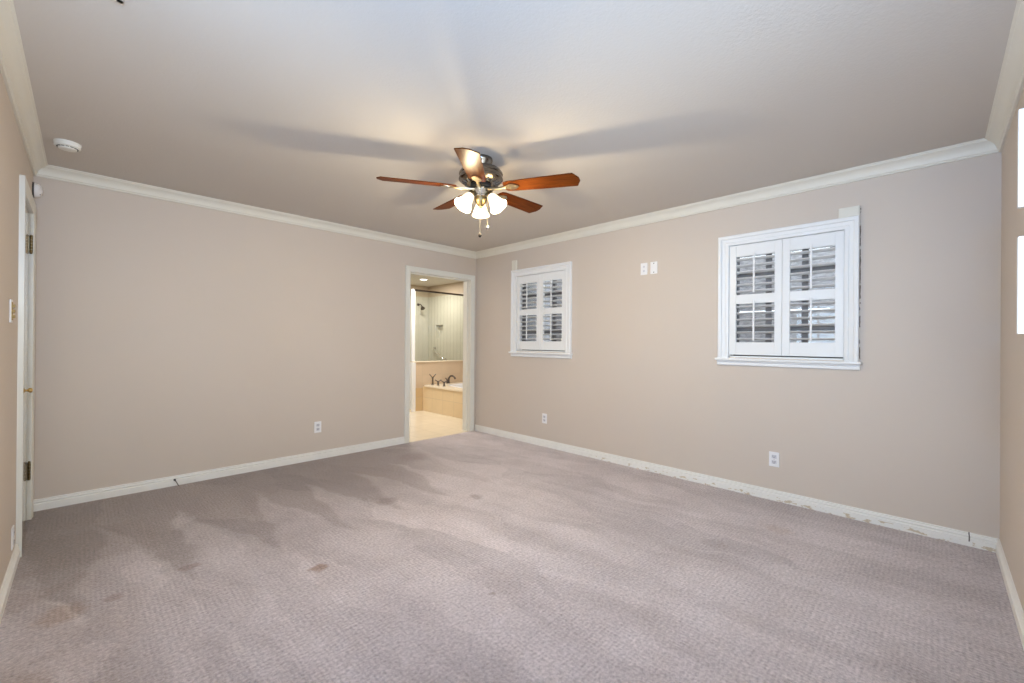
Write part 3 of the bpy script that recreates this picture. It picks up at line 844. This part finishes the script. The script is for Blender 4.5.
# pull chains
vx, vy = cos(YAW), sin(YAW)
for (lat, dep, z1, fm) in ((0.0, -0.052, 1.925, 'dark'), (0.046, -0.030, 1.975, 'crystal')):
    px, py = sin(YAW)*lat + vx*dep, -cos(YAW)*lat + vy*dep
    bm = B()
    z = 2.20
    tube(bm, [(px*0.88, py*0.88, zc(2.205)), (px, py, zc(2.200)), (px, py, zc(z1))], 0.0011, 6)
    zz = 2.19
    while zz > z1:
        sphere(bm, (px, py, zc(zz)), 0.0022, 6); zz -= 0.008
    ch = to_obj('pull_chain', bm, m_iron, fan)
    bm = B()
    if fm == 'dark':
        lathe(bm, [(0.003, zc(z1)), (0.007, zc(z1-0.004)), (0.011, zc(z1-0.016)), (0.010, zc(z1-0.024)), (0.004, zc(z1-0.030))], 14, Matrix.Translation((px, py, 0)))
        to_obj('fob', bm, m_fob, ch, 50)
    else:
        sphere(bm, (px, py, zc(z1-0.011)), 0.012, 14)
        f = to_obj('fob', bm, m_chrome, ch)
        f['label'] = 'faceted crystal ball pull'

# ------------------------------------------------------------------ bathroom
YI = YB+T
bm = B(); box(bm, BXL-T, BXR+T, YB-0.008, BYF+T, -0.12, 0.0); struct(to_obj('floor', bm, m_bfloor))
bm = B(); box(bm, BXL-T, BXR+T, YI, BYF+T, ZB, ZB+0.12)
struct(to_obj('ceiling', bm, m_bceil))
NY0, NY1, NZ0, NZ1 = 7.505, 7.765, 1.285, 1.575
bm = B(); grid_wall(bm, lambda s, d, z: (BXR-d, s, z), YB, 6.40, -0.12, ZB, []); struct(to_obj('wall_bathroom_right', bm, m_bwall))
bm = B(); grid_wall(bm, lambda s, d, z: (BXR-d, s, z), 6.40, BYF, -0.12, 2.20, [(NY0, NY1, NZ0, NZ1)], 0.0, -T)
box(bm, BXR+T-0.05, BXR+T, NY0, NY1, NZ0, NZ1)
struct(to_obj('wall_shower_right', bm, m_showertile))
bm = B(); box(bm, BXR, BXR+T, 6.40, BYF, 2.20, ZB); struct(to_obj('wall_shower_upper', bm, m_bwall))
bm = B(); box(bm, BXL, BXR+T, BYF, BYF+T, -0.12, 2.20); struct(to_obj('wall_bathroom_back', bm, m_showertile2))
bm = B(); box(bm, BXL, BXR+T, BYF, BYF+T, 2.20, ZB); struct(to_obj('wall_bathroom_upper', bm, m_bwall))
bm = B(); box(bm, BXL-T, BXL, YI, BYF+T, -0.12, ZB); struct(to_obj('wall_bathroom_left', bm, m_bwall))
bm = B(); box(bm, XW+T, BXR+T, YB, YI, -0.12, ZB); box(bm, BXL-T, XW+T, YI-0.01, YI, ZC, ZB+0.05); struct(to_obj('wall_bathroom_front', bm, m_bwall))

# half wall between tub and shower, with a stone cap
bm = B(); box(bm, 4.05, BXR, 6.40, 6.53, 0.0, 0.845); struct(to_obj('wall_half', bm, m_pony))
bm = B(); box(bm, 4.035, BXR, 6.385, 6.545, 0.845, 0.865); struct(to_obj('trim_10', bm, m_stone, bevel=0.004))
bm = B(); box(bm, 4.056, 4.199, 6.386, 6.40, 0.0, 0.40); struct(to_obj('trim_13', bm, m_honey_shaded))
bm = B(); box(bm, 3.985, 4.055, 6.385, 6.545, 0.0, 0.845); struct(to_obj('trim_11', bm, m_shutter, bevel=0.004))

# tub
tub = empty('bathtub', (4.8, 5.5, 0)); tag(tub, 'white drop-in tub in a honey tiled surround beyond the doorway', 'bathtub')
TY0, TY1 = YI+0.001, 6.384
bm = B(); box(bm, 4.2-4.8, 4.235-4.8, TY0-5.5, TY1-5.5, 0.0, 0.425); to_obj('tiled_front', bm, m_tubtile, tub)
# deck with an oval cut out and basin
OX, OY = 0.42, 0.68; cx, cy = 0.06, -0.10
ov = [(cx + math.copysign(abs(cos(t_))**0.62, cos(t_))*OX, cy + math.copysign(abs(sin(t_))**0.62, sin(t_))*OY) for t_ in [2*pi*i/48 for i in range(48)]]
def on_rect(px, py, x0, x1, y0, y1):
    dx, dy = px-cx, py-cy; s = 1e9
    if dx > 1e-9: s = min(s, (x1-cx)/dx)
    if dx < -1e-9: s = min(s, (x0-cx)/dx)
    if dy > 1e-9: s = min(s, (y1-cy)/dy)
    if dy < -1e-9: s = min(s, (y0-cy)/dy)
    return (cx+dx*s, cy+dy*s)
X0, X1, Y0, Y1 = 4.185-4.8, BXR-0.001-4.8, TY0-5.5, TY1-5.5
outr = [on_rect(x, y, X0, X1, Y0, Y1) for x, y in ov]
bm = B()
rings = [[Vector((x, y, 0.425)) for x, y in outr], [Vector((x, y, 0.45)) for x, y in outr], [Vector((x, y, 0.45)) for x, y in ov], [Vector((x, y, 0.425)) for x, y in ov]]
loft(bm, rings + [rings[0]], cap=False)
to_obj('deck', bm, m_stone, tub)
bm = B()
def sc(k, z, kk=0.0): return [Vector((cx+(x-cx)*k, cy+(y-cy)*k, z)) for x, y in ov]
loft(bm, [sc(1.10, 0.4505), sc(1.11, 0.454), sc(1.08, 0.460), sc(1.0, 0.460), sc(0.95, 0.45), sc(0.88, 0.30), sc(0.80, 0.14), sc(0.66, 0.09), sc(0.3, 0.085)], cap=False)
v = bm.verts; bm.verts.ensure_lookup_table(); bm.faces.new([bm.verts[i] for i in range(len(bm.verts)-48, len(bm.verts))])
to_obj('basin', bm, m_porcelain, tub, 50)

def faucet_handle(x, y, h, label):
    t = empty('tub_faucet_handle', (x, y, 0.45)); tag(t, label, 'faucet handle', 'dark bronze handles on the tub deck')
    bm = B(); lathe(bm, [(0.026, 0), (0.026, 0.006), (0.016, 0.014), (0.013, h*0.55), (0.018, h*0.62), (0.016, h*0.72)], 20); to_obj('stem', bm, m_nickel_dark, t, 40)
    bm = B()
    for q in (-1, 1): tube(bm, [(0, 0, h*0.66), (q*0.025, -q*0.018, h*0.82), (q*0.045, -q*0.03, h)], [0.010, 0.008, 0.007], 10)
    to_obj('lever', bm, m_nickel_dark, t, 50)
faucet_handle(4.345, 6.300, 0.19, 'tall dark bronze faucet handle with two raised levers on the tub deck')
faucet_handle(4.345, 6.135, 0.10, 'short dark bronze tub handle next to the tall forked one')
faucet_handle(4.345, 5.960, 0.10, 'short dark bronze tub handle nearest the doorway jamb')
t = empty('tub_spout', (4.72, 6.335, 0.4505)); tag(t, 'dark bronze arched spout at the far end of the tub', 'spout')
bm = B(); lathe(bm, [(0.030, 0), (0.030, 0.006), (0.020, 0.016), (0.018, 0.05)], 20); to_obj('spout_base', bm, m_nickel_dark, t, 40)
bm = B(); tube(bm, [(0, 0, 0.03), (0.0, -0.005, 0.09), (0.01, -0.04, 0.135), (0.02, -0.09, 0.14), (0.03, -0.135, 0.115), (0.035, -0.15, 0.085)], [0.018, 0.017, 0.016, 0.016, 0.015, 0.017], 14); to_obj('spout_neck', bm, m_nickel_dark, t, 50)
bm = B(); tube(bm, [(-0.05, -0.02, 0.0), (-0.05, -0.02, 0.07), (-0.09, -0.02, 0.10)], [0.014, 0.011, 0.008], 10); to_obj('diverter', bm, m_nickel_dark, t, 50)

# shower enclosure
sh = empty('shower_enclosure', (4.05, 6.465, 0)); tag(sh, 'clear glass shower enclosure with nickel rail behind half wall', 'shower')
bm = B(); box(bm, 0.0, BXR-4.05, -0.022, 0.022, 2.095, 2.125); to_obj('header_rail', bm, m_nickel_dark, sh)
bm = B(); box(bm, -0.035, 0.02, -0.022, 0.022, 0.865, 2.125); to_obj('post', bm, m_shutter, sh)
bm = B(); box(bm, 0.02, BXR-4.05, -0.004, 0.004, 0.866, 2.10); to_obj('fixed_glass', bm, m_shower_glass, sh)
bm = B(); box(bm, -0.70, -0.068, -0.004, 0.004, 0.06, 2.08); dg = to_obj('glass_door', bm, m_shower_glass, sh)
bm = B(); box(bm, -0.70, -0.066, -0.012, 0.012, 0.04, 0.06); box(bm, -0.70, -0.066, -0.012, 0.012, 2.08, 2.10); box(bm, -0.72, -0.70, -0.012, 0.012, 0.04, 2.10); to_obj('door_frame', bm, m_chrome, sh)
bm = B(); tube(bm, [(-0.13, -0.004, 0.95), (-0.13, -0.05, 0.97), (-0.13, -0.05, 1.23), (-0.13, -0.004, 1.25)], 0.008, 10); to_obj('door_handle', bm, m_chrome, sh, 50)
bm = B(); box(bm, BXL, 3.985, 6.41, 6.52, 0.0, 0.04); struct(to_obj('trim_12', bm, m_stone))
bm = B(); box(bm, BXL, 3.32, 6.41, 6.52, 0.04, ZB); struct(to_obj('wall_shower_front', bm, m_bwall))

t = empty('showerhead', (5.165, BYF, 2.02)); tag(t, 'dark shower head on a bent arm on the far shower wall', 'shower head')
bm = B(); lathe(bm, [(0.03, 0), (0.03, 0.006), (0.015, 0.01)], 18, Matrix.Rotation(pi/2, 4, 'X')); to_obj('flange', bm, m_nickel_dark, t, 40)
bm = B(); tube(bm, [(0, 0, 0), (0, -0.06, 0.01), (0, -0.12, -0.015), (0, -0.15, -0.045)], 0.010, 10); to_obj('shower_arm', bm, m_nickel_dark, t, 50)
bm = B(); lathe(bm, [(0.014, 0.02), (0.018, 0.0), (0.045, -0.035), (0.050, -0.050), (0.046, -0.055)], 24, Matrix.Translation((0, -0.155, -0.055)) @ Matrix.Rotation(radians(-35), 4, 'X')); to_obj('spray_head', bm, m_nickel_dark, t, 40)

t = empty('grab_bar', (BXR, 7.6, 0.95)); tag(t, 'slanted brushed nickel grab bar on the shower wall', 'grab bar')
bm = B(); tube(bm, [(-0.002, 0.20, 0.12), (-0.045, 0.20, 0.12), (-0.055, 0.19, 0.112), (-0.055, -0.19, -0.112), (-0.045, -0.20, -0.12), (-0.002, -0.20, -0.12)], 0.016, 12); to_obj('bar', bm, m_chrome, t, 50)
for s in (1, -1):
    bm = B(); lathe(bm, [(0.036, 0), (0.036, 0.005), (0.018, 0.010)], 20, Matrix.Translation((0, s*0.20, s*0.12)) @ Matrix.Rotation(-pi/2, 4, 'Y')); to_obj('flange', bm, m_chrome, t, 40)

t = empty('recessed_light', (4.72, 7.18, ZB)); tag(t, 'round lit recessed ceiling light above the shower', 'ceiling light')
bm = B(); lathe(bm, [(0.095, 0), (0.093, -0.006), (0.072, -0.008), (0.070, -0.003)], 36, cap0=False, cap1=False); to_obj('trim_ring', bm, m_shutter, t, 40)
bm = B(); lathe(bm, [(0.071, -0.004), (0.040, -0.006), (0.004, -0.0065)], 36); to_obj('lens', bm, m_lens, t, 40)
l = bpy.data.lights.new('shower_lamp_light', 'AREA'); l.shape = 'DISK'; l.size = 0.13; l.energy = 19; l.color = (1.0, 0.93, 0.82)
lo = bpy.data.objects.new('shower_lamp_light', l); COL.objects.link(lo); lo.location = (4.72, 7.18, ZB-0.012)

# ------------------------------------------------------------------ outside the shuttered windows
FXO = 5.15
fence = empty('fence', (FXO, 1.6, -0.1)); tag(fence, 'weathered grey fence seen between the shutter louvers', 'fence')
bm = B()
for k in range(16):
    z = 0.02 + k*0.15
    box(bm, 0, 0.022, -3.4, 2.7, z, z+0.144)
to_obj('boards', bm, m_fence, fence)
for y in (-2.6, -0.9, 0.8, 2.4):
    bm = B(); box(bm, 0.022, 0.11, y-0.045, y+0.045, 0, 2.45); to_obj('post', bm, m_fence, fence)
bm = B(); box(bm, XW+T, 9.0, -4, YB, -0.2, -0.1); g = struct(to_obj('floor', bm, m_ground)); g.name = 'ground'
bm = B(); box(bm, XW+T+0.001, FXO+0.6, YB-0.03, YB-0.009, -0.1, ZC+0.1); struct(to_obj('wall_exterior', bm, m_stucco))
bm = B(); box(bm, XW-0.1, XW+T+0.75, YF-0.8, YB, ZC+0.13, ZC+0.20); struct(to_obj('eave_light_block', bm, m_stucco))  # unseen eave, added to keep sky light off the fence
